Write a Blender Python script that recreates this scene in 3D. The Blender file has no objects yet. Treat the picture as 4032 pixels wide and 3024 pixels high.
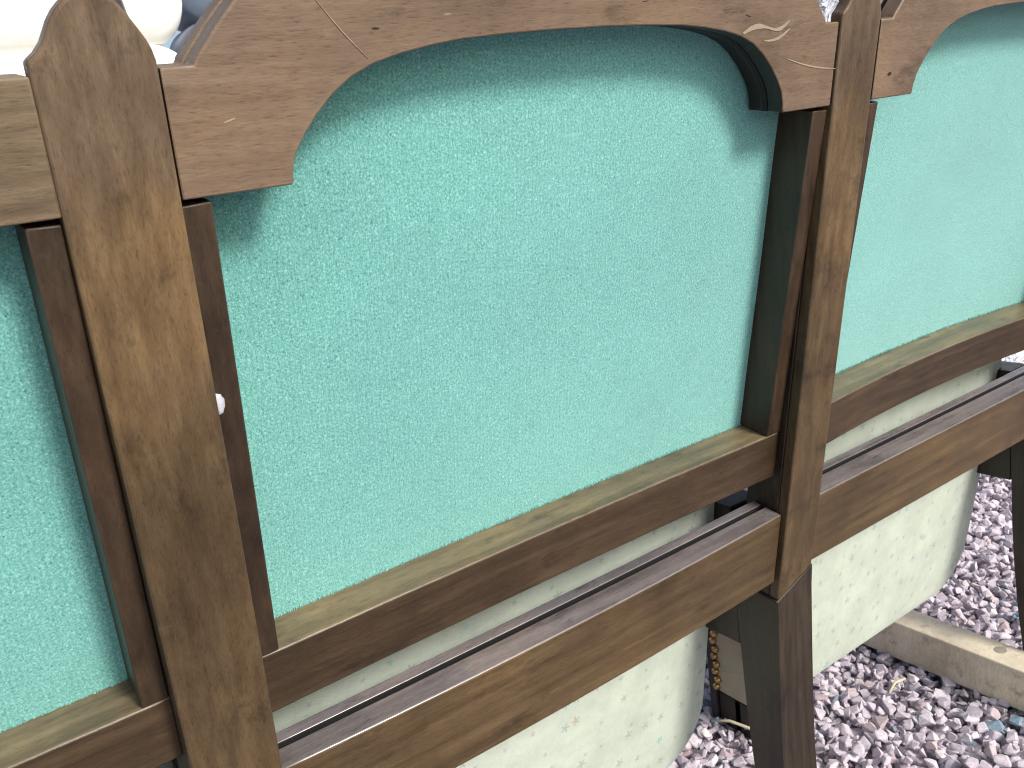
import bpy, bmesh, math, random
import numpy as np
from mathutils import Vector, Matrix, noise
random.seed(7); rng = np.random.default_rng(7)
SC = bpy.context.scene
COL = SC.collection
S = 0.45                       # metres per unit of the seat-back's own frame
RAKE = math.radians(10.4)      # how far the backs lean towards the rear
H = 0.88                       # eye height

# ------------------------------------------------------------------ camera
cam = bpy.data.cameras.new('camera'); camo = bpy.data.objects.new('camera', cam); COL.objects.link(camo)
cam.sensor_width = 36.0; cam.lens = 31.294; cam.clip_start = 0.02; cam.clip_end = 500
def _cam_axes():
    Vu = np.array([2961.0, -934.5, 0]); Vv = np.array([137.0, 4390.5, 0]); f = math.sqrt(-(Vu @ Vv))
    Vu[2] = f; Vv[2] = f
    U = Vu/np.linalg.norm(Vu); D = Vv/np.linalg.norm(Vv); F = np.cross(U, D); V = -D
    up = math.cos(RAKE)*V + math.sin(RAKE)*F; bk = math.sin(RAKE)*V - math.cos(RAKE)*F
    W = np.array([U, -bk, up])
    return W @ np.array([1, 0, 0]), W @ np.array([0, -1, 0]), W @ np.array([0, 0, -1])
r_, u_, b_ = _cam_axes()
camo.matrix_world = Matrix(((r_[0], u_[0], b_[0], 0), (r_[1], u_[1], b_[1], 0), (r_[2], u_[2], b_[2], H), (0, 0, 0, 1)))
cam.dof.use_dof = True; cam.dof.focus_distance = 0.66; cam.dof.aperture_fstop = 32.0
SC.cycles.filter_width = 1.1
SC.camera = camo

# ------------------------------------------------------------------ light
world = bpy.data.worlds.new('World'); SC.world = world; world.use_nodes = True
wn = world.node_tree; wn.nodes.clear()
wo = wn.nodes.new('ShaderNodeOutputWorld'); bg = wn.nodes.new('ShaderNodeBackground'); sky = wn.nodes.new('ShaderNodeTexSky')
sky.sky_type = 'NISHITA'; sky.sun_disc = False
SUN_EL, SUN_AZ = 36.0, 166.0           # azimuth clockwise from +Y
sky.sun_elevation = math.radians(SUN_EL); sky.sun_rotation = math.radians(SUN_AZ)
sky.dust_density = 3.0; sky.ozone_density = 1.0
wn.links.new(sky.outputs[0], bg.inputs[0]); wn.links.new(bg.outputs[0], wo.inputs[0])
bg.inputs[1].default_value = 0.09
sl = bpy.data.lights.new('sun', 'SUN'); slo = bpy.data.objects.new('sun', sl); COL.objects.link(slo)
sl.energy = 2.2; sl.angle = math.radians(14); sl.color = (1.0, 0.96, 0.90)
d = Vector((math.sin(math.radians(SUN_AZ))*math.cos(math.radians(SUN_EL)), math.cos(math.radians(SUN_AZ))*math.cos(math.radians(SUN_EL)), math.sin(math.radians(SUN_EL))))
slo.rotation_euler = d.to_track_quat('Z', 'Y').to_euler()
vs = SC.view_settings; vs.view_transform = 'Standard'; vs.look = 'None'; vs.gamma = 1.0; vs.use_curve_mapping = False
vs.exposure = 0.78

# ------------------------------------------------------------------ helpers
def BP(u, v, w):
    """seat-back frame (u along the row, v up the back, w towards the rear) to metres"""
    n = (w-1)*S; u = u*S; v = v*S
    return Vector((u, -(math.sin(RAKE)*v + math.cos(RAKE)*n), math.cos(RAKE)*v - math.sin(RAKE)*n + H))

def tag(o, label=None, cat=None, group=None, kind=None):
    if label: o['label'] = label
    if cat: o['category'] = cat
    if group: o['group'] = group
    if kind: o['kind'] = kind
    return o

def empty(name, loc=(0, 0, 0), **k):
    o = bpy.data.objects.new(name, None); COL.objects.link(o); o.location = loc; o.empty_display_size = 0.05
    return tag(o, **k)

def mk(name, verts, faces, mat, parent=None, bevel=0.0, smooth=False, seg=2, sub=0):
    me = bpy.data.meshes.new(name)
    off = Vector(parent.location) if (parent and parent.parent is None) else Vector((0, 0, 0))
    if parent and parent.parent is not None: off = Vector(parent.parent.location)
    me.from_pydata([tuple(Vector(v)-off) for v in verts], [], [tuple(f) for f in faces]); me.update()
    bm = bmesh.new(); bm.from_mesh(me); bmesh.ops.recalc_face_normals(bm, faces=bm.faces); bm.to_mesh(me); bm.free()
    if isinstance(mat, (list, tuple)):
        for m_ in mat: me.materials.append(m_)
    else: me.materials.append(mat)
    o = bpy.data.objects.new(name, me); COL.objects.link(o)
    if parent: o.parent = parent
    if bevel:
        b = o.modifiers.new('bevel', 'BEVEL'); b.width = bevel; b.segments = seg; b.limit_method = 'ANGLE'; b.angle_limit = math.radians(35)
        b.harden_normals = False
    if sub:
        s = o.modifiers.new('sub', 'SUBSURF'); s.levels = sub; s.render_levels = sub
    if smooth or bevel:
        for p in me.polygons: p.use_smooth = True
        if not smooth: me.set_sharp_from_angle(angle=math.radians(40))
    return o

def prism(name, outline, w0, w1, mat, parent, bevel=0.0012, f=BP):
    """outline of (u, v); w0 / w1 numbers or functions of (u, v)"""
    n = len(outline)
    g0 = w0 if callable(w0) else (lambda u, v: w0)
    g1 = w1 if callable(w1) else (lambda u, v: w1)
    vs_ = [f(u, v, g0(u, v)) for u, v in outline] + [f(u, v, g1(u, v)) for u, v in outline]
    fs = [tuple(range(n)), tuple(range(2*n-1, n-1, -1))] + [(i, (i+1) % n, (i+1) % n + n, i+n) for i in range(n)]
    return mk(name, vs_, fs, mat, parent, bevel)

def loft(name, sections, mat, parent, bevel=0.0012, smooth=False, caps=True, sub=0):
    m = len(sections[0]); vs_ = [p for s in sections for p in s]; fs = []
    for i in range(len(sections)-1):
        for j in range(m):
            fs.append((i*m+j, i*m+(j+1) % m, (i+1)*m+(j+1) % m, (i+1)*m+j))
    if caps: fs += [tuple(range(m)), tuple(range(len(vs_)-m, len(vs_)))]
    return mk(name, vs_, fs, mat, parent, bevel, smooth, sub=sub)

def face_mat(o, idx, mat):
    o.data.materials.append(mat); k = len(o.data.materials)-1
    for i in idx: o.data.polygons[i].material_index = k
def boxw(name, x0, x1, y0, y1, z0, z1, mat, parent, bevel=0.0015):
    v = [(x, y, z) for x in (x0, x1) for y in (y0, y1) for z in (z0, z1)]
    return mk(name, v, [(0, 1, 3, 2), (4, 6, 7, 5), (0, 4, 5, 1), (2, 3, 7, 6), (0, 2, 6, 4), (1, 5, 7, 3)], mat, parent, bevel)

# ------------------------------------------------------------------ materials
def newmat(name):
    m = bpy.data.materials.new(name); m.use_nodes = True; nt = m.node_tree; nt.nodes.clear()
    out = nt.nodes.new('ShaderNodeOutputMaterial'); p = nt.nodes.new('ShaderNodeBsdfPrincipled'); nt.links.new(p.outputs[0], out.inputs[0])
    return m, nt, p
def N(nt, t, **k):
    n = nt.nodes.new('ShaderNode'+t)
    for a, b in k.items():
        if a in n.inputs.keys(): n.inputs[a].default_value = b
        else: setattr(n, a, b)
    return n
def L(nt, a, b): nt.links.new(a, b)
def ramp(nt, src, stops):
    r = nt.nodes.new('ShaderNodeValToRGB'); e = r.color_ramp.elements
    while len(e) > 1: e.remove(e[-1])
    e[0].position = stops[0][0]; e[0].color = (*stops[0][1], 1) if len(stops[0][1]) == 3 else stops[0][1]
    for p, c in stops[1:]:
        k = e.new(p); k.color = (*c, 1)
    L(nt, src, r.inputs[0]); return r
def mapping(nt, scale, rot=(0, 0, 0), loc=(0, 0, 0)):
    tc = nt.nodes.new('ShaderNodeTexCoord'); mp = nt.nodes.new('ShaderNodeMapping')
    mp.inputs['Scale'].default_value = scale; mp.inputs['Rotation'].default_value = rot; mp.inputs['Location'].default_value = loc
    L(nt, tc.outputs['Object'], mp.inputs[0]); return mp
def mix(nt, fac, a, b, mode='MIX'):
    m = nt.nodes.new('ShaderNodeMix'); m.data_type = 'RGBA'; m.blend_type = mode
    if isinstance(fac, (int, float)): m.inputs[0].default_value = fac
    else: L(nt, fac, m.inputs[0])
    for s, i in ((a, 6), (b, 7)):
        if isinstance(s, tuple): m.inputs[i].default_value = (*s, 1)
        else: L(nt, s, m.inputs[i])
    return m.outputs[2]
def math_(nt, op, a, b=None, c=None):
    m = nt.nodes.new('ShaderNodeMath'); m.operation = op
    for i, s in enumerate((a, b, c)):
        if s is None: continue
        if isinstance(s, (int, float)): m.inputs[i].default_value = s
        else: L(nt, s, m.inputs[i])
    return m.outputs[0]

def wood(name, grain, dark, mid, light, seed=0.0, rough=0.42, wear=0.5, coat=0.0, patch=None):
    """grain 'v' runs up the back, 'u' runs along the row"""
    m, nt, p = newmat(name)
    if grain == 'v': sc1 = (115, 115, 7); sc2 = (800, 800, 110); rot = (-RAKE, 0, 0)
    else: sc1 = (6.5, 100, 115); sc2 = (110, 800, 800); rot = (-RAKE, 0, 0)
    loc = (seed, seed*1.7, seed*0.6)
    mp0 = mapping(nt, (9, 9, 9), rot, loc)
    big = N(nt, 'TexNoise', Scale=1.0, Detail=4.0, Roughness=0.6); L(nt, mp0.outputs[0], big.inputs[0])
    mp1 = mapping(nt, sc1, rot, loc)
    # the figure: stretched noise, warped a little by the broad one
    warp = nt.nodes.new('ShaderNodeVectorMath'); warp.operation = 'MULTIPLY_ADD'
    L(nt, big.outputs['Color'], warp.inputs[0]); warp.inputs[1].default_value = (1.0, 1.0, 1.0); L(nt, mp1.outputs[0], warp.inputs[2])
    fig = N(nt, 'TexNoise', Scale=1.0, Detail=5.0, Roughness=0.62); L(nt, warp.outputs[0], fig.inputs[0])
    mp2 = mapping(nt, sc2, rot, loc)
    pores = N(nt, 'TexNoise', Scale=1.3, Detail=3.0, Roughness=0.7); L(nt, mp2.outputs[0], pores.inputs[0])
    base = ramp(nt, fig.outputs[0], [(0.28, dark), (0.5, mid), (0.72, light)])
    blot = ramp(nt, big.outputs[0], [(0.3, (0.70, 0.68, 0.66)), (0.5, (1, 1, 1)), (0.7, (1.30, 1.24, 1.12))])
    c = mix(nt, 1.0, base.outputs[0], blot.outputs[0], 'MULTIPLY')
    pr = ramp(nt, pores.outputs[0], [(0.30, (0.40, 0.38, 0.36)), (0.42, (0.92, 0.92, 0.92)), (0.60, (1.08, 1.08, 1.06)), (0.75, (1.3, 1.28, 1.22))])
    c = mix(nt, 0.68, c, pr.outputs[0], 'MULTIPLY')
    mpg = mapping(nt, (26, 26, 26) if grain == 'v' else (15, 40, 40), rot, (seed*3, 1, seed)); gr = N(nt, 'TexNoise', Scale=1.0, Detail=7.0, Roughness=0.68); L(nt, mpg.outputs[0], gr.inputs[0])
    gm = ramp(nt, gr.outputs[0], [(0.33, (0.50, 0.49, 0.50)), (0.43, (1, 1, 1))]); c = mix(nt, 0.8, c, gm.outputs[0], 'MULTIPLY')
    # scuffs, slightly paler and across the grain
    mps = mapping(nt, (14, 40, 22), (0.4, 0.7, 0.3), (seed*2, 0, seed))
    sc = N(nt, 'TexNoise', Scale=1.0, Detail=8.0, Roughness=0.75); L(nt, mps.outputs[0], sc.inputs[0])
    sr = ramp(nt, sc.outputs[0], [(0.62, (0, 0, 0)), (0.74, (1, 1, 1))])
    c = mix(nt, math_(nt, 'MULTIPLY', sr.outputs[0], 0.38), c, tuple(min(1, x*2.0+0.03) for x in mid))
    if patch:       # light falling off down the post, put into colour with hand wear; ragged limit
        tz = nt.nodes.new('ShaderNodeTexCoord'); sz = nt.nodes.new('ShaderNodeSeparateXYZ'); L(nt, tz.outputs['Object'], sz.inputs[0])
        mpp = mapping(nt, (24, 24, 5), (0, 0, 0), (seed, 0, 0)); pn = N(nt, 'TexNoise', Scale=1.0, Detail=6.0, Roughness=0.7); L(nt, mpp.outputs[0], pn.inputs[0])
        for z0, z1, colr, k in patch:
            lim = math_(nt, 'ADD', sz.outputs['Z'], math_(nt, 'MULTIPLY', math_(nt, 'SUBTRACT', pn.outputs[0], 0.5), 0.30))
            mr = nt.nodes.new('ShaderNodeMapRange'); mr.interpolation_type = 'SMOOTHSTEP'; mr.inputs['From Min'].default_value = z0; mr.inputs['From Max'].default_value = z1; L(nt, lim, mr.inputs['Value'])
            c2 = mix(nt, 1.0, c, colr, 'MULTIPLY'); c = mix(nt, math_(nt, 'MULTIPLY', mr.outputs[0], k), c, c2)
    # worn arrises
    bv = N(nt, 'Bevel'); bv.samples = 4; bv.inputs['Radius'].default_value = 0.0022
    geo = nt.nodes.new('ShaderNodeNewGeometry')
    dt = nt.nodes.new('ShaderNodeVectorMath'); dt.operation = 'DOT_PRODUCT'; L(nt, bv.outputs[0], dt.inputs[0]); L(nt, geo.outputs['True Normal'], dt.inputs[1])
    edge = math_(nt, 'SUBTRACT', 1.0, dt.outputs['Value'])
    nz = N(nt, 'TexNoise', Scale=160.0, Detail=4.0); mpn = mapping(nt, (1, 1, 1)); L(nt, mpn.outputs[0], nz.inputs[0])
    em = math_(nt, 'MULTIPLY', edge, nz.outputs[0]); er = ramp(nt, em, [(0.02, (0, 0, 0)), (0.12, (1, 1, 1))])
    c = mix(nt, math_(nt, 'MULTIPLY', er.outputs[0], wear), c, tuple(min(1, x*2.2+0.05) for x in light))
    L(nt, c, p.inputs['Base Color'])
    rr = ramp(nt, fig.outputs[0], [(0.3, (rough-.08,)*3), (0.7, (rough+.14,)*3)]); L(nt, rr.outputs[0], p.inputs['Roughness'])
    p.inputs['Specular IOR Level'].default_value = 0.35
    p.inputs['Coat Weight'].default_value = coat; p.inputs['Coat Roughness'].default_value = 0.22
    b = N(nt, 'Bump', Strength=0.35, Distance=0.0006)
    hh = math_(nt, 'ADD', math_(nt, 'MULTIPLY', pores.outputs[0], 0.8), math_(nt, 'MULTIPLY', sc.outputs[0], 0.6)); L(nt, hh, b.inputs['Height'])
    L(nt, b.outputs[0], p.inputs['Normal'])
    return m

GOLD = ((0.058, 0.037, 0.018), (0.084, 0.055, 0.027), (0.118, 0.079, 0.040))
RED  = ((0.134, 0.092, 0.061), (0.160, 0.112, 0.075), (0.188, 0.134, 0.092))
DARK = ((0.026, 0.016, 0.0095), (0.041, 0.026, 0.015), (0.058, 0.037, 0.022))
m_post = wood('wood_post', 'v', *GOLD, seed=1.0, patch=[(0.74, 0.80, (1.45, 1.45, 1.45), 1.0), (0.85, 0.90, (1.05, 1.12, 1.45), 0.8)])  # upper post lightened in colour: stronger light up there, plus rubbed varnish
m_crest = wood('wood_crest', 'u', *RED, seed=4.0)
m_paletop = wood('wood_pale_top', 'u', (0.085, 0.062, 0.036), (0.150, 0.112, 0.066), (0.215, 0.165, 0.10), seed=40.0, rough=0.36, coat=0.3)  # paler copy of the rail wood, for top faces
m_skylit_top = wood('wood_skylit_top', 'u', (0.11, 0.095, 0.09), (0.16, 0.14, 0.14), (0.23, 0.20, 0.195), seed=44.0, rough=0.26, coat=1.0)  # seat rail tops: bluish sky reflection put into the wood colour
m_undershade = wood('wood_undershade', 'u', (0.008, 0.007, 0.007), (0.014, 0.011, 0.010), (0.024, 0.019, 0.016), seed=46.0, wear=0.2)  # shade under the crest arch, put into the colour
m_crest2 = wood('wood_crest_golden', 'u', (0.095, 0.070, 0.043), (0.150, 0.110, 0.068), (0.205, 0.152, 0.098), seed=30.0)
m_stile = wood('wood_stile', 'v', *DARK, seed=7.0, wear=0.35)
m_rail = wood('wood_rail', 'u', (0.036, 0.023, 0.013), (0.054, 0.035, 0.019), (0.080, 0.053, 0.030), seed=9.0, rough=0.34, coat=0.0)
m_seatrail = wood('wood_seat_rail', 'u', (0.062, 0.040, 0.019), (0.092, 0.060, 0.029), (0.128, 0.086, 0.043), seed=13.0, rough=0.36, wear=0.35)
m_leg = wood('wood_leg', 'v', (0.016, 0.012, 0.0085), (0.030, 0.022, 0.015), (0.052, 0.039, 0.026), seed=17.0, wear=0.2, rough=0.38)
m_pale = wood('wood_pale', 'u', (0.33, 0.26, 0.17), (0.42, 0.34, 0.24), (0.50, 0.42, 0.31), seed=21.0, rough=0.6, wear=0.1)

def velvet():
    m, nt, p = newmat('green_velvet')
    mp = mapping(nt, (1, 1, 1))
    # the pile lies in short crossed flecks
    def fleck(sc, rot, seed):
        q = mapping(nt, sc, rot, (seed, seed, seed)); n = N(nt, 'TexNoise', Scale=1.0, Detail=3.0, Roughness=0.6); L(nt, q.outputs[0], n.inputs[0]); return n.outputs[0]
    a = fleck((1050, 800, 800), (0, 0.9, 0), 1.0); b = fleck((560, 560, 760), (0, 0.5, 0), 3.0)
    big = N(nt, 'TexNoise', Scale=5.5, Detail=5.0, Roughness=0.55); L(nt, mp.outputs[0], big.inputs[0])
    wv_ = nt.nodes.new('ShaderNodeTexWave'); wv_.inputs['Scale'].default_value = 95.0; wv_.inputs['Distortion'].default_value = 3.0; wv_.inputs['Detail'].default_value = 2.0; L(nt, mp.outputs[0], wv_.inputs['Vector'])
    s = math_(nt, 'ADD', math_(nt, 'MULTIPLY', a, 0.55), math_(nt, 'MULTIPLY', b, 0.45))
    c = ramp(nt, s, [(0.34, (0.035, 0.14, 0.125)), (0.42, (0.100, 0.325, 0.285)), (0.53, (0.150, 0.415, 0.375)), (0.65, (0.29, 0.61, 0.575))])
    bl = ramp(nt, big.outputs[0], [(0.3, (0.88, 0.89, 0.90)), (0.7, (1.10, 1.09, 1.09))])
    cc = mix(nt, 1.0, c.outputs[0], bl.outputs[0], 'MULTIPLY')
    wr = ramp(nt, wv_.outputs['Color'], [(0.0, (0.94, 0.94, 0.94)), (1.0, (1.04, 1.04, 1.04))]); cc = mix(nt, 1.0, cc, wr.outputs[0], 'MULTIPLY')
    L(nt, cc, p.inputs['Base Color']); p.inputs['Roughness'].default_value = 0.95; p.inputs['Specular IOR Level'].default_value = 0.1
    p.inputs['Sheen Weight'].default_value = 1.0; p.inputs['Sheen Roughness'].default_value = 0.5; p.inputs['Sheen Tint'].default_value = (0.68, 1.0, 1.0, 1)
    bp = N(nt, 'Bump', Strength=0.75, Distance=0.0014); L(nt, s, bp.inputs['Height']); L(nt, bp.outputs[0], p.inputs['Normal'])
    return m
m_velvet = velvet()

def starcloth(name, base):
    m, nt, p = newmat(name)
    mp = mapping(nt, (1, 1, 1))
    sep = nt.nodes.new('ShaderNodeSeparateXYZ'); L(nt, mp.outputs[0], sep.inputs[0])
    comb = nt.nodes.new('ShaderNodeCombineXYZ'); L(nt, sep.outputs['X'], comb.inputs[0])
    L(nt, math_(nt, 'ADD', sep.outputs['Z'], math_(nt, 'MULTIPLY', sep.outputs['Y'], 0.35)), comb.inputs[1])
    vo = nt.nodes.new('ShaderNodeTexVoronoi'); vo.voronoi_dimensions = '2D'; vo.feature = 'F1'; vo.inputs['Scale'].default_value = 33.0; vo.inputs['Randomness'].default_value = 0.8
    L(nt, comb.outputs[0], vo.inputs['Vector'])
    sc = nt.nodes.new('ShaderNodeVectorMath'); sc.operation = 'SCALE'; sc.inputs['Scale'].default_value = 48.0; L(nt, comb.outputs[0], sc.inputs[0])
    psc = nt.nodes.new('ShaderNodeVectorMath'); psc.operation = 'SCALE'; psc.inputs['Scale'].default_value = 48.0; L(nt, vo.outputs['Position'], psc.inputs[0])
    df = nt.nodes.new('ShaderNodeVectorMath'); df.operation = 'SUBTRACT'; L(nt, comb.outputs[0], df.inputs[0]); L(nt, vo.outputs['Position'], df.inputs[1])
    s2 = nt.nodes.new('ShaderNodeSeparateXYZ'); L(nt, df.outputs[0], s2.inputs[0])
    ln = nt.nodes.new('ShaderNodeVectorMath'); ln.operation = 'LENGTH'; L(nt, df.outputs[0], ln.inputs[0])
    sr = nt.nodes.new('ShaderNodeSeparateColor'); L(nt, vo.outputs['Color'], sr.inputs[0])
    th = math_(nt, 'ADD', math_(nt, 'ARCTAN2', s2.outputs[1], s2.outputs[0]), math_(nt, 'MULTIPLY', sr.outputs[0], 6.28))
    lobes = math_(nt, 'ABSOLUTE', math_(nt, 'COSINE', math_(nt, 'MULTIPLY', th, 2.5)))
    size = math_(nt, 'ADD', math_(nt, 'MULTIPLY', sr.outputs[1], 0.0030), 0.0020)
    rad = math_(nt, 'MULTIPLY', size, math_(nt, 'ADD', math_(nt, 'MULTIPLY', math_(nt, 'POWER', lobes, 2.2), 0.95), 0.3))
    ins = math_(nt, 'LESS_THAN', ln.outputs['Value'], rad)
    col = ramp(nt, sr.outputs[2], [(0.0, (0.12, 0.38, 0.44)), (0.14, (0.22, 0.28, 0.27)), (0.62, (0.34, 0.25, 0.40)), (0.69, (0.36, 0.20, 0.17)), (0.76, (0.25, 0.31, 0.29))])
    col.color_ramp.interpolation = 'CONSTANT'
    nz = N(nt, 'TexNoise', Scale=18.0, Detail=6.0, Roughness=0.7); L(nt, mp.outputs[0], nz.inputs[0])
    bb = ramp(nt, nz.outputs[0], [(0.3, tuple(x*0.80 for x in base)), (0.6, base), (0.75, tuple(min(.8, x*1.08) for x in base))])
    c = mix(nt, math_(nt, 'MULTIPLY', ins, 0.58), bb.outputs[0], col.outputs[0])
    fib = N(nt, 'TexNoise', Scale=900.0, Detail=2.0); L(nt, mp.outputs[0], fib.inputs[0])
    L(nt, c, p.inputs['Base Color']); p.inputs['Roughness'].default_value = 0.8; p.inputs['Sheen Weight'].default_value = 0.2
    h2 = math_(nt, 'ADD', math_(nt, 'MULTIPLY', fib.outputs[0], 0.15), math_(nt, 'MULTIPLY', nz.outputs[0], 2.0))
    b = N(nt, 'Bump', Strength=0.4, Distance=0.002); L(nt, h2, b.inputs['Height']); L(nt, b.outputs[0], p.inputs['Normal'])
    return m
m_star = starcloth('cream_star_cloth', (0.50, 0.57, 0.48))
m_star2 = starcloth('warm_cream_star_cloth', (0.50, 0.44, 0.30))

def plain(name, col, rough=0.6, metal=0.0, nscale=30, var=0.12, bump=0.2, dist=0.001, sheen=0.0):
    m, nt, p = newmat(name); mp = mapping(nt, (1, 1, 1))
    n = N(nt, 'TexNoise', Scale=float(nscale), Detail=5.0, Roughness=0.6); L(nt, mp.outputs[0], n.inputs[0])
    r = ramp(nt, n.outputs[0], [(0.3, tuple(x*(1-var) for x in col)), (0.7, tuple(min(1, x*(1+var)) for x in col))])
    L(nt, r.outputs[0], p.inputs['Base Color']); p.inputs['Roughness'].default_value = rough; p.inputs['Metallic'].default_value = metal
    p.inputs['Sheen Weight'].default_value = sheen
    b = N(nt, 'Bump', Strength=bump, Distance=dist); L(nt, n.outputs[0], b.inputs['Height']); L(nt, b.outputs[0], p.inputs['Normal'])
    return m
m_brass = plain('brass', (0.55, 0.36, 0.16), 0.3, 1.0)
m_white = plain('white_putty', (0.42, 0.44, 0.50), 0.5, nscale=200, bump=0.4)
m_creamc = plain('cream_upholstery', (0.88, 0.88, 0.83), 0.7, nscale=8, var=0.04, bump=0.3, dist=0.01)
m_slate = plain('slate_padding', (0.10, 0.13, 0.18), 0.45, nscale=10, bump=0.3, dist=0.01, sheen=0.4)
m_black = plain('groove_black', (0.008, 0.007, 0.008), 0.8, nscale=40)  # near-black colour supplies the shade inside the grooves
m_darkwood = plain('dark_wood', (0.05, 0.04, 0.045), 0.4, nscale=40)

# ------------------------------------------------------------------ the ground
def gravelmat():
    m, nt, p = newmat('gravel_stone')
    at = nt.nodes.new('ShaderNodeAttribute'); at.attribute_name = 'stone'
    r = ramp(nt, at.outputs['Fac'], [(0.0, (0.47, 0.42, 0.475)), (0.25, (0.56, 0.505, 0.565)), (0.5, (0.51, 0.455, 0.50)), (0.68, (0.63, 0.575, 0.63)), (0.86, (0.52, 0.42, 0.44)), (0.91, (0.68, 0.62, 0.63)), (0.955, (0.26, 0.37, 0.45)), (0.985, (0.20, 0.23, 0.28))])
    r.color_ramp.interpolation = 'CONSTANT'
    mp = mapping(nt, (1, 1, 1)); n = N(nt, 'TexNoise', Scale=260.0, Detail=5.0, Roughness=0.7); L(nt, mp.outputs[0], n.inputs[0])
    v = ramp(nt, n.outputs[0], [(0.3, (0.75, 0.75, 0.75)), (0.7, (1.2, 1.2, 1.2))])
    L(nt, mix(nt, 1.0, r.outputs[0], v.outputs[0], 'MULTIPLY'), p.inputs['Base Color']); p.inputs['Roughness'].default_value = 0.75
    b = N(nt, 'Bump', Strength=0.4, Distance=0.001); L(nt, n.outputs[0], b.inputs['Height']); L(nt, b.outputs[0], p.inputs['Normal'])
    return m
m_gravel = gravelmat()
m_soil = plain('gravel_bed', (0.36, 0.32, 0.36), 0.9, nscale=70, var=0.5, bump=1.0, dist=0.02)
g = mk('ground', [(-60, -60, -0.02), (60, -60, -0.02), (60, 60, -0.02), (-60, 60, -0.02)], [(0, 1, 2, 3)], m_soil)
tag(g, kind='structure')

def ico(sub):
    bm = bmesh.new(); bmesh.ops.create_icosphere(bm, subdivisions=sub, radius=1.0)
    v = np.array([x.co[:] for x in bm.verts]); f = np.array([[y.index for y in x.verts] for x in bm.faces]); bm.free(); return v, f
def stone_protos(sub, k):
    """angular crushed chips: the convex hull of a few scattered points, one soft and one sharp kind"""
    out = []
    for i in range(k):
        bm = bmesh.new(); n = int(rng.integers(9, 14)) if sub > 1 else 8
        P = rng.normal(size=(n, 3)); P /= np.linalg.norm(P, axis=1)[:, None]
        P *= rng.uniform(.82, 1.1, size=(n, 1)); P *= rng.uniform(.78, 1.25, size=3)[None, :]*np.array([1.12, .98, .78])
        for p in P: bm.verts.new(p)
        r = bmesh.ops.convex_hull(bm, input=bm.verts)
        if sub > 1:
            bmesh.ops.bevel(bm, geom=list(bm.edges), offset=0.10, segments=1, profile=0.5, affect='EDGES', clamp_overlap=True)
        bmesh.ops.triangulate(bm, faces=bm.faces)
        bm.verts.ensure_lookup_table(); bm.verts.index_update()
        out.append((np.array([x.co[:] for x in bm.verts]), np.array([[y.index for y in x.verts] for x in bm.faces]))); bm.free()
    return out
def gravel(name, x0, x1, y0, y1, step, sub, size, keep=lambda x, y: True):
    protos = stone_protos(sub, 24); V = []; F = []; A = []; n = 0
    xs = np.arange(x0, x1, step); ys = np.arange(y0, y1, step)
    for layer in (0, 1, 2):
        for x in xs:
            for y in ys:
                px = x+rng.uniform(-.5, .5)*step; py = y+rng.uniform(-.5, .5)*step
                if not keep(px, py): continue
                if layer and rng.random() < (0.25, 0.70)[layer-1]: continue
                yaw = rng.uniform(0, 6.283); ti = rng.normal(0, .22, size=2); q = np.array([math.cos(yaw/2), ti[0]+0*yaw, ti[1], math.sin(yaw/2)]); q /= np.linalg.norm(q); a, b, c, d_ = q
                Rm = np.array([[1-2*(c*c+d_*d_), 2*(b*c-a*d_), 2*(b*d_+a*c)], [2*(b*c+a*d_), 1-2*(b*b+d_*d_), 2*(c*d_-a*b)], [2*(b*d_-a*c), 2*(c*d_+a*b), 1-2*(b*b+c*c)]])
                s = size*rng.uniform(0.62, 1.2)
                z = -0.017+layer*0.009+rng.uniform(-.003, .003)+0.004*noise.noise(Vector((px*6, py*6, 0)))
                pv, f = protos[rng.integers(24)]; V.append((pv @ Rm.T)*s+np.array([px, py, z])); F.append(f+n); n += len(pv)
                pn = noise.noise(Vector((px*3.1, py*3.1, 5)))
                t = rng.random()*0.955 if rng.random() > (0.012+0.10*max(0, pn-.25)) else rng.uniform(.956, 1)
                A.append(np.full(len(pv), t))
    V = np.concatenate(V); F = np.concatenate(F); A = np.concatenate(A)
    me = bpy.data.meshes.new(name); me.vertices.add(len(V)); me.vertices.foreach_set('co', V.astype(np.float32).ravel())
    me.loops.add(F.size); me.loops.foreach_set('vertex_index', F.astype(np.int32).ravel())
    me.polygons.add(len(F)); me.polygons.foreach_set('loop_start', np.arange(0, F.size, 3, dtype=np.int32)); me.polygons.foreach_set('use_smooth', np.zeros(len(F), dtype=bool))
    me.update(calc_edges=True)
    at = me.attributes.new('stone', 'FLOAT', 'POINT'); at.data.foreach_set('value', A.astype(np.float32))
    me.materials.append(m_gravel); o = bpy.data.objects.new(name, me); COL.objects.link(o); return o
near = lambda x, y: 0.35 < x < 2.3 and 0.2 < y < 1.5
g1 = gravel('gravel', 0.35, 2.3, 0.2, 1.5, 0.0150, 2, 0.0108)
tag(g1, 'mauve grey loose gravel chippings with odd blue stones', 'gravel', kind='stuff')
g2 = gravel('gravel', -1.6, 4.2, -0.6, 3.0, 0.024, 1, 0.0165, keep=lambda x, y: not near(x, y))
tag(g2, 'coarser looking gravel spreading away around the seating', 'gravel', kind='stuff')

# ------------------------------------------------------------------ the seating
PITCH = 1.26; PC = 0.21; BC = 0.841         # post spacing, first post, middle of the bay right of it
seat_row = empty('tip_up_seating', tuple(Vector((BC*S, 0.6, 0.0))), label='joined row of old wooden tip-up seats with green velvet backs seen from behind', cat='seating')
R0 = seat_row

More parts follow.
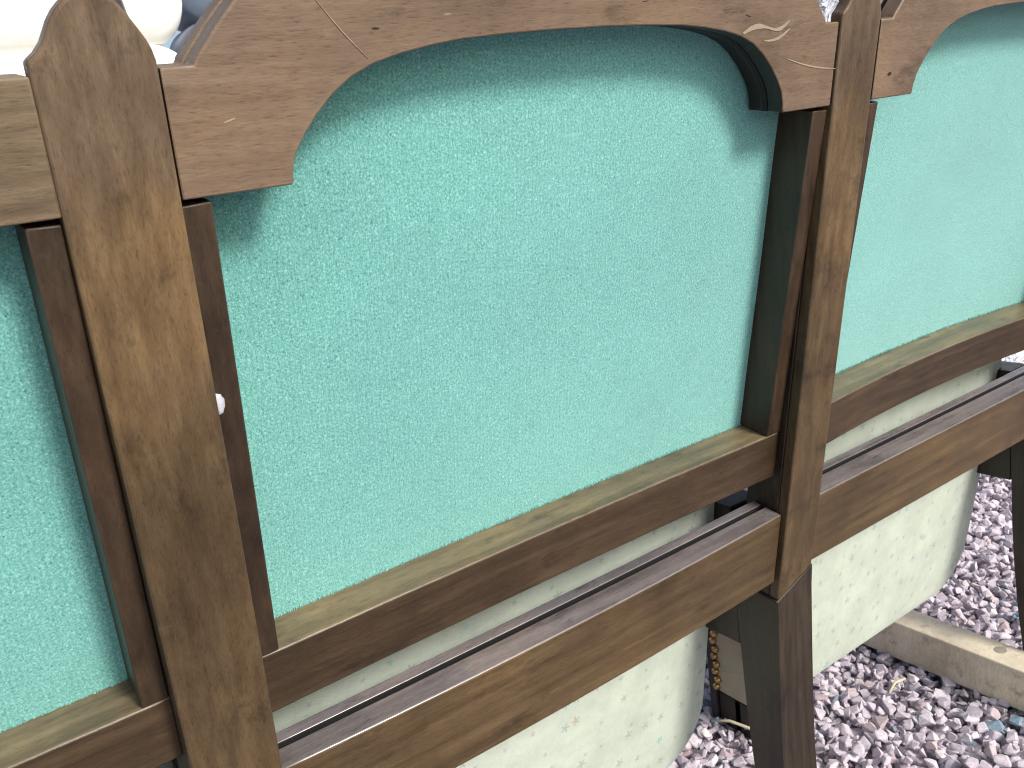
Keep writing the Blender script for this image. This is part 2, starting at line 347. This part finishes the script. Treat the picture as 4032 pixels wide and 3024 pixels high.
def wf(v):      # front plane of the inner frame leans away from the posts going down
    t = min(1, max(0, (-0.2-v)/0.63)); return -0.010-0.030*t
def wv(v):      # plane of the velvet
    t = min(1.2, max(-0.3, (-0.05-v)/0.8)); return -0.078-0.036*t

FIN = [(-.060, -.046), (-.050, -.038), (-.043, -.030), (-.037, -.019), (-.033, -.011), (-.026, -.001), (-.018, .007), (-.008, .013), (.002, .0155),
       (.012, .015), (.022, .0115), (.030, .006), (.036, -.001), (.043, -.013), (.049, -.023), (.054, -.032), (.0575, -.040), (.060, -.052)]
def add_post(k, wl=0.060):
    c = PC+k*PITCH
    sc = wl/0.060
    top = [(c+a*sc, b) for a, b in FIN]
    # the lower end is scarfed on to the leg
    ol = top+[(c+wl, -1.215), (c-wl, -1.268)]
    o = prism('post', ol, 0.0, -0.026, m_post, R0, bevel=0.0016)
    prism('backing_strip', [(c-wl, -.066), (c+wl, -.066), (c+wl, -1.216), (c-wl, -1.2675)], -.0262, -.112, m_leg, o, bevel=0.001)
    return o
for k in (-1, 0, 1, 2): add_post(k, 0.0605 if k < 1 else 0.0555)

CT = [(.0, -.059), (.036, -.059), (.039, -.052), (.048, -.042), (.064, -.023), (.079, -.007), (.092, .006), (.115, .024), (.15, .042), (.20, .056), (.28, .067), (.38, .074), (.47, .078), (.571, .079)]
AR = [(-.571, -.197), (-.441, -.197), (-.439, -.180), (-.433, -.162), (-.420, -.143), (-.402, -.122), (-.378, -.100), (-.352, -.083), (-.322, -.071), (-.285, -.062), (-.24, -.055), (-.195, -.050), (-.12, -.047), (-.04, -.0455)]
def crest(k):
    c = BC+k*PITCH; half = .571-.002
    left = [(c-half-(.571-half)*0+a*(half/.571), b) for a, b in CT]
    right = [(2*c-u, v) for u, v in left[::-1]][1:]
    low = [(c+a*(half/.571), b) for a, b in AR]
    lowr = [(2*c-u, v) for u, v in low[::-1]]
    ol = left+right+lowr[::-1][::-1][::-1] if False else left+right+[(2*c-u, v) for u, v in low]+low[::-1]
    o = prism('crest_rail', ol, -0.003, -0.036, m_crest2 if k < 0 else m_crest, R0, bevel=0.0012)
    nf = len(ol); nl = len(left+right)
    face_mat(o, range(2+nl, 2+nf), m_undershade)  # darker colour stands in for shade beneath the arch
    # a second board behind, with a groove between
    ol2 = [(c+(u-c)*1.0, v-0.0005) for u, v in ol]
    core = [(u, v-0.009) if i < len(left+right) else (u, v) for i, (u, v) in enumerate(ol)]
    prism('groove_shade_board', core, -0.0362, -0.0468, m_black, o, bevel=0)
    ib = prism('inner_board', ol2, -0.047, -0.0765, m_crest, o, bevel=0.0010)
    face_mat(ib, range(2+nl, 2+nf), m_undershade)
    return o
for k in (-1, 0, 1): crest(k)

def stile(k, side):
    c = PC+k*PITCH; e = 0.0610*side if k < 1 else 0.0570*side
    a = c+e; b = c+0.096*side
    def wfr(u, v): return wf(v)
    def wbk(u, v): return wv(v)-0.06
    vb = -0.856
    ol = [(a, -.2045), (b, -.2030), (b, -.40), (b, -.62), (b, vb), (a, vb), (a, -.62), (a, -.40)]
    if side < 0: ol = ol[::-1]
    o = prism('stile', ol, wfr, wbk, m_stile, R0, bevel=0.0010)
    # the part tucked up behind the crest
    prism('tenon', [(a+0.002*side, -.195), (b-.002*side, -.195), (b-.002*side, -.2028), (a+0.002*side, -.2042)], -0.036, -0.11, m_stile, o, bevel=0)
    return o
for k in (-1, 0, 1): stile(k, 1)
for k in (0, 1, 2): stile(k, -1)

def velvet_panel(k):
    c = BC+k*PITCH; nu, nv = 44, 34; bow = BOW[k]
    a = c-.5705; b = c+.5705; bt = -.868
    vs_ = []; fs = []
    for j in range(nv+1):
        for i in range(nu+1):
            u = a+(b-a)*i/nu; s = (u-c)/.5705; q_ = min(1, max(0, (abs(s)-.55)/.2)); t = -.030-.050*q_*q_*(3-2*q_); v = t+(bt-t)*j/nv
            w = wv(v)+0.0006-bow[1]*(1-s*s)*max(0, min(1, (-v)/.86))+bow[2]*max(0, min(1, (-v)/.86))
            w += 0.004*(1-s**4)*(1-abs(2*j/nv-1)**4)*(1 if v < -.2 else max(0, (-v-.08)/.12)) + 0.0012*noise.noise(Vector((u*5, v*5, k)))
            vs_.append(BP(u, v, w))
    for j in range(nv):
        for i in range(nu):
            q = j*(nu+1)+i; fs.append((q, q+1, q+nu+2, q+nu+1))
    n = len(vs_)
    # closed back, 25 mm thick
    idx = [i for i in range(nu+1)]+[j*(nu+1)+nu for j in range(1, nv+1)]+[nv*(nu+1)+i for i in range(nu-1, -1, -1)]+[j*(nu+1) for j in range(nv-1, 0, -1)]
    dn = Vector(BP(0, 0, -0.055))-Vector(BP(0, 0, 0))
    for i in idx: vs_.append(vs_[i]+dn)
    m = len(idx)
    for i in range(m): fs.append((idx[i], idx[(i+1) % m], n+(i+1) % m, n+i))
    fs.append(tuple(n+i for i in range(m)))
    # pile standing out over the panel's bottom and side edges
    R_ = random.Random(50+k); dnv = (BP(0, -1, 0)-BP(0, 0, 0)).normalized(); out = (BP(0, 0, 1)-BP(0, 0, 0)).normalized(); ux = Vector((1, 0, 0))
    def tuft(p, dirv, ln):
        b_ = dirv.cross(out).normalized()*R_.uniform(.0004, .0008); q0 = len(vs_)
        vs_.extend([p-b_, p+b_, p+out*.0006, p+dirv*ln+out*R_.uniform(.0004, .0022)]); fs.extend([(q0, q0+1, q0+3), (q0+1, q0+2, q0+3), (q0+2, q0, q0+3)])
    row = [vs_[(nv-1)*(nu+1)+i].lerp(vs_[nv*(nu+1)+i], .60) for i in range(nu+1)]
    for i in range(900):
        t_ = R_.random()*nu; j_ = min(nu-1, int(t_)); p = row[j_].lerp(row[j_+1], t_-j_)-dnv*R_.uniform(-.0005, .003)
        tuft(p, (dnv+ux*R_.uniform(-.6, .6)).normalized(), R_.uniform(.0012, .0032))
    return mk('back_panel', vs_, fs, m_velvet, R0, smooth=False)

# per bay: (front offset at the ends, extra depth in the middle, depth shift)
BOW = {-1: (0.0, 0.0, 0.0), 0: (0.0, 0.006, 0.0), 1: (-0.012, 0.030, -0.022)}
def railsec(u, v0, v1, w0, w1): return [BP(u, v0, w0), BP(u, v0, w1), BP(u, v1, w1), BP(u, v1, w0)]
def lower_rail(k):
    c = BC+k*PITCH; sec = []; e, bow, sh = BOW[k]
    hw = .5700
    for i in range(25):
        s = -1+2*i/24; u = c+s*hw; d_ = -bow*(1-s*s)
        sec.append(railsec(u, -.8575, -.962, -.0405+e+d_, -.112-.012*(k == 1)*1+sh*0.6+d_-.03))
    o = loft('lower_rail', sec, m_rail, R0, 0.0014)
    face_mat(o, range(0, 24*4, 4), m_paletop)
    return o
def seat_rail(k):
    c = BC+k*PITCH; a = []; b = []; g_ = []; hw = .5695
    out = {0: 0.012, 1: 0.0, -1: 0.0}[k]
    for i in range(25):
        s = -1+2*i/24; u = c+s*hw; d_ = out*(1-s*s); w0 = -0.012 if k != 1 else -.014
        a.append(railsec(u, -1.045, -1.222, w0+d_, -.056+d_*.3-.012*(k == 1)))
        g_.append(railsec(u, -1.085, -1.20, -.0562+d_*.3-.012*(k == 1), -.0668+d_*.3-.012*(k == 1)))
        b.append(railsec(u, -1.046, -1.19, -.067+d_*.3-.012*(k == 1), -.090+d_*.2-.012*(k == 1)))
    o = loft('seat_rail', a, m_seatrail, R0, 0.0016); face_mat(o, range(0, 96, 4), m_skylit_top)
    loft('groove_shade_strip', g_, m_black, o, 0); ib = loft('inner_board', b, m_seatrail, o, 0.001); face_mat(ib, range(0, 96, 4), m_skylit_top); face_mat(ib, range(3, 96, 4), m_black)  # strip and facing board blackened to give the groove its shade
    return o
for k in (-1, 0, 1): velvet_panel(k); lower_rail(k); seat_rail(k)

def rrect(hw, ht, r, n=10):
    pts = []
    for cx, cy, a0 in ((hw-r, ht-r, 0), (-hw+r, ht-r, 90), (-hw+r, -ht+r, 180), (hw-r, -ht+r, 270)):
        for i in range(n+1):
            a = math.radians(a0+90*i/n); pts.append((cx+r*math.cos(a), cy+r*math.sin(a)))
    return pts
def pillow(f, hw, ht, r, thick, puff, mat, name, parent, both=True, n=10):
    """f(a, b, c): local to world; a rounded cushion, flat in c"""
    rings = []
    prof = [(0, 0.5), (.0005, .80), (.004, .93), (.011, .98), (.03, 1.0), (.08, 1.0), (.16, 1.0), (.26, 1.0)]
    mx = min(hw, ht)
    for s in (-1, 1):
        rr_ = []
        for dd, tt in prof:
            dd = min(dd*puff, mx*.9); rr_.append((dd, s*(tt-.5)*thick*2*.5 + s*0.10*thick*(min(1, dd/mx))**.7))
        rings.append(rr_)
    seq = rings[0][::-1]+rings[1][1:]
    sec = []
    for dd, c in seq:
        sec.append([f(x, y, c) for x, y in rrect(hw-dd, ht-dd, max(.01 if mx > .05 else .001, r-dd), n)])
    return loft(name, sec, mat, parent, 0, smooth=True)
def seat(k):
    c = BC+k*PITCH; vt, vb = -.98, {0: -1.885, 1: -1.905, -1: -1.90}[k]; cc = (vt+vb)/2; hv = (vt-vb)/2
    wc = -.245
    o = pillow(lambda a, b, t: BP(c+(.10 if k == 1 else 0)+a, cc+b, wc+t+(0.012*(1-(a/.565)**2))), .520 if k == 1 else .597, hv, .17, .085, 1.0, m_star, 'seat', R0)
    return o
for k in (-1, 0, 1): seat(k)

def leg(k):
    x0 = (PC+k*PITCH-.0605)*S; x1 = x0+.0535
    prof = [(.5385, .5990, .4450), (.5435, .6000, .40), (.5465, .5985, .33), (.5490, .5965, .26), (.5500, .5930, .20), (.5480, .5870, .13), (.5420, .5780, .06), (.5310, .5650, -.004)]
    sec = [[(x0, y0, z), (x1, y0, z), (x1, y1, z), (x0, y1, z)] for y0, y1, z in prof]
    # scarf the top to meet the post
    top = sec[0]; lo = BP(0, -1.2695, 0)
    p0 = BP(0, -1.2690, 0.0); p1 = BP(0, -1.2160, 0.0)
    sec[0] = [(x0, p0.y, p0.z), (x1, p1.y, p1.z), (x1, .6005, p1.z+.006), (x0, .6005, p0.z+.006)]
    return loft('rear_leg', [[Vector(p) for p in s] for s in sec], m_leg, R0, 0.0014)
for k in (-1, 0, 1, 2): leg(k)
def side_frame(k):
    x0 = (PC+k*PITCH-.055)*S; x1 = x0+.045
    o = boxw('side_board', x0, x1, .6010, 1.06, .327, .488, m_leg, R0)
    boxw('front_leg', x0, x1, 1.0, 1.05, 0, .3265, m_leg, R0)
    # padded arm on its own support, in front of the back
    boxw('arm_support', x0, x1, 1.0, 1.04, .4885, .62, m_leg, R0)
    boxw('armrest', x0-.004, x1+.004, .66, 1.07, .6205, .645, m_leg, R0, 0.004)
for k in (-1, 0, 1, 2): side_frame(k)

# white putty blob beside the first post
bm = bmesh.new(); bmesh.ops.create_icosphere(bm, subdivisions=3, radius=1.0)
cb = BP(0.2760, -0.4487, wf(-0.4487)+.001)
vv = []
for v in bm.verts:
    q = v.co*(1+0.25*noise.noise(v.co*2)); vv.append(cb+Vector((q.x*.0038, -abs(q.y)*.0022 if q.y < 0 else q.y*.002, q.z*.0062)))
ff = [[x.index for x in f.verts] for f in bm.faces]; bm.free()
mk('putty_blob', vv, ff, m_white, R0, smooth=True)

# ------------------------------------------------------------------ low stool beyond the gap between the seats
st = empty('footstool', (0.89, 0.78, 0), label='low cream star-fabric footstool edged with brass nails behind the dark rear leg', cat='footstool')
A = Vector((0.842, 0.850, 0)); ex = Vector((0, -1, 0)); ey = Vector((1, 0, 0))
def FS(a, b, z): return A+ex*a+ey*b+Vector((0, 0, z))
LX, LY = 0.075, 0.07
def obox(name, a0, a1, b0, b1, z0, z1, mat, bevel=.002):
    v = [FS(a, b, z) for a in (a0, a1) for b in (b0, b1) for z in (z0, z1)]
    return mk(name, v, [(0, 1, 3, 2), (4, 6, 7, 5), (0, 4, 5, 1), (2, 3, 7, 6), (0, 2, 6, 4), (1, 5, 7, 3)], mat, st, bevel)
obox('upholstery', 0.0, LX, 0, LY, .045, .25, m_star2, .006)
for a0, b0 in ((0, 0), (LX-.045, 0), (0, LY-.045), (LX-.045, LY-.045)):
    obox('foot', a0+.002, a0+.045, b0+.002, b0+.045, -.01, .0445, m_leg)
obox('corner_bead', -.012, -.0005, -.002, .012, -.01, .245, m_darkwood, .001)
nm = bmesh.new()
for i in range(15):
    p_ = FS(.003+.0035*(i % 2), -.002, .056+i*.013)
    bmesh.ops.create_icosphere(nm, subdivisions=2, radius=.0062, matrix=Matrix.Translation(p_-Vector(st.location)))
me = bpy.data.meshes.new('nail_trim'); nm.to_mesh(me); nm.free(); me.materials.append(m_brass)
for p_ in me.polygons: p_.use_smooth = True
o = bpy.data.objects.new('nail_trim', me); COL.objects.link(o); o.parent = st

# ------------------------------------------------------------------ pale timber lying on the gravel

tb = empty('timber_batten', (1.173, 0.70, 0), label='pale planed timber batten with a round plug lying on the gravel', cat='timber')
m_paley = wood('wood_pale_batten', 'v', (0.60, 0.52, 0.40), (0.67, 0.59, 0.46), (0.72, 0.64, 0.52), seed=21.0, rough=0.6, wear=0.1)
boxw('batten', 1.147, 1.199, .25, .98, .0, .066, m_paley, tb, 0.002)
def disc(name, c, r, h, mat, parent, n=24):
    v = [(c[0]+r*math.cos(2*math.pi*i/n), c[1]+r*math.sin(2*math.pi*i/n), c[2]) for i in range(n)]+[(c[0]+r*math.cos(2*math.pi*i/n), c[1]+r*math.sin(2*math.pi*i/n), c[2]+h) for i in range(n)]
    return mk(name, v, [tuple(range(n)), tuple(range(2*n-1, n-1, -1))]+[(i, (i+1) % n, (i+1) % n+n, i+n) for i in range(n)], mat, parent, 0)
m_plug = plain('wood_plug', (0.30, 0.27, 0.22), 0.6)
disc('plug', (1.178, .599, .060), .0085, .0068, m_plug, tb)

def tube(name, pts, rads, mat, parent=None, n=10):
    sec = []
    for i, p in enumerate(pts):
        p = Vector(p); a = Vector(pts[max(0, i-1)]); b = Vector(pts[min(len(pts)-1, i+1)]); t = (b-a).normalized()
        x = t.cross(Vector((0.1, 0.2, 1))).normalized(); y = t.cross(x)
        sec.append([p+x*rads[i]*math.cos(2*math.pi*j/n)+y*rads[i]*math.sin(2*math.pi*j/n) for j in range(n)])
    return loft(name, sec, mat, parent, 0, smooth=True)
m_twig = plain('dry_twig', (0.55, 0.50, 0.34), 0.8, nscale=200)
t1 = tube('twig', [(1.089, .697, .016), (1.067, .700, .018), (1.043, .694, .015)], [.0020, .0022, .0016], m_twig)
tag(t1, 'short straw-coloured twig on the gravel right of the dark rear leg', 'twig', 'twigs on the gravel')
t2 = tube('twig', [(.812, .835, .016), (.826, .812, .020), (.836, .783, .017), (.845, .765, .014)], [.0016, .0022, .0024, .0016], m_twig)
tag(t2, 'pale curved twig on the gravel left of the dark rear leg', 'twig', 'twigs on the gravel')

# ------------------------------------------------------------------ furniture standing beyond the row
def armchair(name, cx, cy, w, top, mat, label, nseg, rot=0.0):
    r = empty(name, (cx, cy, 0), label=label, cat='armchair')
    ca, sa = math.cos(rot), math.sin(rot)
    def T(x, y, z): return Vector((cx+x*ca-y*sa, cy+x*sa+y*ca, z))
    hb = (top-.42)/nseg
    for i in range(nseg):
        zc = .42+hb*(i+.5)
        pillow(lambda a, b, t: T(a, -.02+t, zc+b), w/2, hb/2+.006, hb*.42, .15, 1.4, mat, 'back_cushion', r)
    pillow(lambda a, b, t: T(a, .36+b, .36+t), w/2-.09, .30, .08, .15, 1.2, mat, 'seat_cushion', r)
    for s in (-1, 1):
        pillow(lambda a, b, t: T(s*(w/2+.02)+t, .36+a, .42+b), .34, .16, .12, .13, 1.2, mat, 'arm', r)
    for sx in (-1, 1):
        for sy in (0.06, .62):
            boxw('leg', *(lambda q: (q.x-.02, q.x+.02, q.y-.02, q.y+.02))(T(sx*(w/2-.06), sy, 0)), -.01, .27, m_darkwood, r, .003)
    return r
ca_ = armchair('padded_armchair', .115, 1.50, .66, 1.42, m_creamc, 'cream puffy high-backed armchair glimpsed above the left post', 6)
tube('wing_rail', [(.318, 1.37, 1.22), (.326, 1.37, 1.150), (.330, 1.37, 1.118), (.334, 1.37, 1.098), (.338, 1.37, 1.078), (.345, 1.37, 1.05), (.360, 1.37, .98), (.37, 1.37, .45)], [.017, .017, .017, .018, .018, .018, .018, .018], m_darkwood, ca_)
armchair('padded_armchair', 1.02, 2.05, .86, 1.52, m_slate, 'slate blue padded armchair beside the cream one beyond the crest rail', 7)

def sheeting():
    m, nt, p = newmat('crumpled_sheeting'); mp = mapping(nt, (1, 1, 1))
    n = N(nt, 'TexNoise', Scale=26.0, Detail=3.0, Roughness=0.6, Distortion=1.2); L(nt, mp.outputs[0], n.inputs[0])
    r = ramp(nt, n.outputs[0], [(0.3, (0.45, 0.52, 0.66)), (0.5, (0.74, 0.78, 0.85)), (0.75, (0.8, 0.82, 0.86))]); L(nt, r.outputs[0], p.inputs['Base Color'])
    p.inputs['Roughness'].default_value = 0.28
    b = N(nt, 'Bump', Strength=1.0, Distance=0.03); L(nt, n.outputs[0], b.inputs['Height']); L(nt, b.outputs[0], p.inputs['Normal']); return m
m_sheet = sheeting()
vs_ = []; fs = []; NT, NZ = 96, 60; cx, cy = 1.85, 1.30
for j in range(NZ+1):
    for i in range(NT):
        a = 2*math.pi*i/NT; t = j/NZ
        z = min(1.16, 1.25*t); k = 1.0 if t < .9 else max(0.0, 1-((t-.9)/.1))**.6 if t < 1 else 0.0
        rx, ry = .42*(k*.98+.02), .30*(k*.98+.02)
        se = (abs(math.cos(a))**4+abs(math.sin(a))**4)**-.25
        q = Vector((math.cos(a)*3, math.sin(a)*3, z*4)); f_ = .035*noise.noise(q*1.2)+.018*abs(noise.noise(q*3.1))+.03*math.sin(a*9+noise.noise(q)*3)*(1-t)*.6
        vs_.append((cx+(rx+f_)*se*math.cos(a), cy+(ry+f_)*se*math.sin(a), z+.02*noise.noise(q*2)*t*k+.03*(1-k)*1))
for j in range(NZ):
    for i in range(NT): fs.append((j*NT+i, j*NT+(i+1) % NT, (j+1)*NT+(i+1) % NT, (j+1)*NT+i))
fs.append(tuple(range(NZ*NT, NZ*NT+NT))); fs.append(tuple(range(NT-1, -1, -1)))
sh = mk('sheeted_bundle', vs_, fs, m_sheet, smooth=True)
tag(sh, 'pale blue-white crumpled plastic sheeting over a bundle beyond the right post', 'sheeted bundle')

# ------------------------------------------------------------------ knocks and scratches
m_scr = plain('bare_wood_scratch', (0.30, 0.24, 0.175), 0.7, nscale=300)
m_hole = plain('old_screw_hole', (0.012, 0.010, 0.010), 0.9)
def scratch(pts, wid, w, mat=m_scr, lift=.0009):
    """a shallow scar: a thin tapered ribbon with its own thickness, on the face at depth w"""
    n = len(pts); a = []; 
    for i, (u, v) in enumerate(pts):
        p0 = pts[max(0, i-1)]; p1 = pts[min(n-1, i+1)]; t = Vector((p1[0]-p0[0], p1[1]-p0[1])).normalized(); q = Vector((-t.y, t.x))
        h = wid*(.25+.75*math.sin(math.pi*(i+.5)/n))/2*(1+.4*noise.noise(Vector((u*60, v*60, 3))))
        a.append([BP(u+q.x*h, v+q.y*h, w+lift), BP(u-q.x*h, v-q.y*h, w+lift), BP(u-q.x*h, v-q.y*h, w-.001), BP(u+q.x*h, v+q.y*h, w-.001)])
    return a
def scars(name, parent, lists, mat):
    vs_ = []; fs = []
    for a in lists:
        n0 = len(vs_); m = len(a[0]); vs_ += [p for s_ in a for p in s_]
        for i in range(len(a)-1):
            for j in range(m): fs.append((n0+i*m+j, n0+i*m+(j+1) % m, n0+(i+1)*m+(j+1) % m, n0+(i+1)*m+j))
        fs += [tuple(n0+q for q in range(m)), tuple(n0+(len(a)-1)*m+q for q in range(m))]
    return mk(name, vs_, fs, mat, parent)
crests = [o for o in bpy.data.objects if o.name.startswith('crest_rail')]
c0, c1 = crests[1], crests[2]
def lerp(p, q, n=8, bend=0.0): return [(p[0]+(q[0]-p[0])*i/n+bend*math.sin(math.pi*i/n)*(q[1]-p[1]), p[1]+(q[1]-p[1])*i/n-bend*math.sin(math.pi*i/n)*(q[0]-p[0])) for i in range(n+1)]
SCR = []
SCR.append((lerp((0.4539, 0.0003), (0.5121, -0.0643), 8, 0.02), 0.0011))
SCR.append((lerp((1.1669, -0.0671), (1.2265, -0.0609), 8, -0.1), 0.008))
SCR.append((lerp((1.2265, -0.0609), (1.2766, -0.0518), 8, 0.15), 0.006))
SCR.append((lerp((1.2178, -0.0798), (1.2785, -0.0645), 8, 0.1), 0.004))
SCR.append((lerp((1.2795, -0.1107), (1.4123, -0.1346), 8, 0.03), 0.0026))
for a_, b_w in SCR: scars('scratch', c0, [scratch(a_, b_w, -.003)], m_scr)
scars('screw_hole', c1, [scratch(lerp((1.5727000000000002,-0.1551), (1.5827,-0.1541), 5), .007, -.003)], m_hole)
scars('glue_fleck', c0, [scratch(lerp((0.2676, -0.1878), (0.2685, -0.1970), 6), .004, -.003)], m_white)
stiles = [o for o in bpy.data.objects if o.name.startswith('stile')]
for o_, pts_ in ((stiles[1], [(.290, -.36), (.283, -.60)]), (stiles[2], [])):
    for u_, v_ in pts_: scars('dent', o_, [scratch(lerp((u_-.002, v_), (u_+.002, v_+.001), 4), .003, wf(v_), lift=.0004)], m_hole)
R2 = random.Random(11)
for (u_, v_) in [(.52, -.052+.02), (.62, -.020), (.95, -.015), (1.17, -.04), (.33, -.12)]:
    a_ = R2.uniform(-.3, .3); l_ = R2.uniform(.006, .014)
    scars('dent', c0, [scratch(lerp((u_, v_), (u_+l_, v_+a_*l_), 5), R2.uniform(.0012, .0022), -.003, lift=.0003)], m_hole if R2.random() < .5 else m_scr)
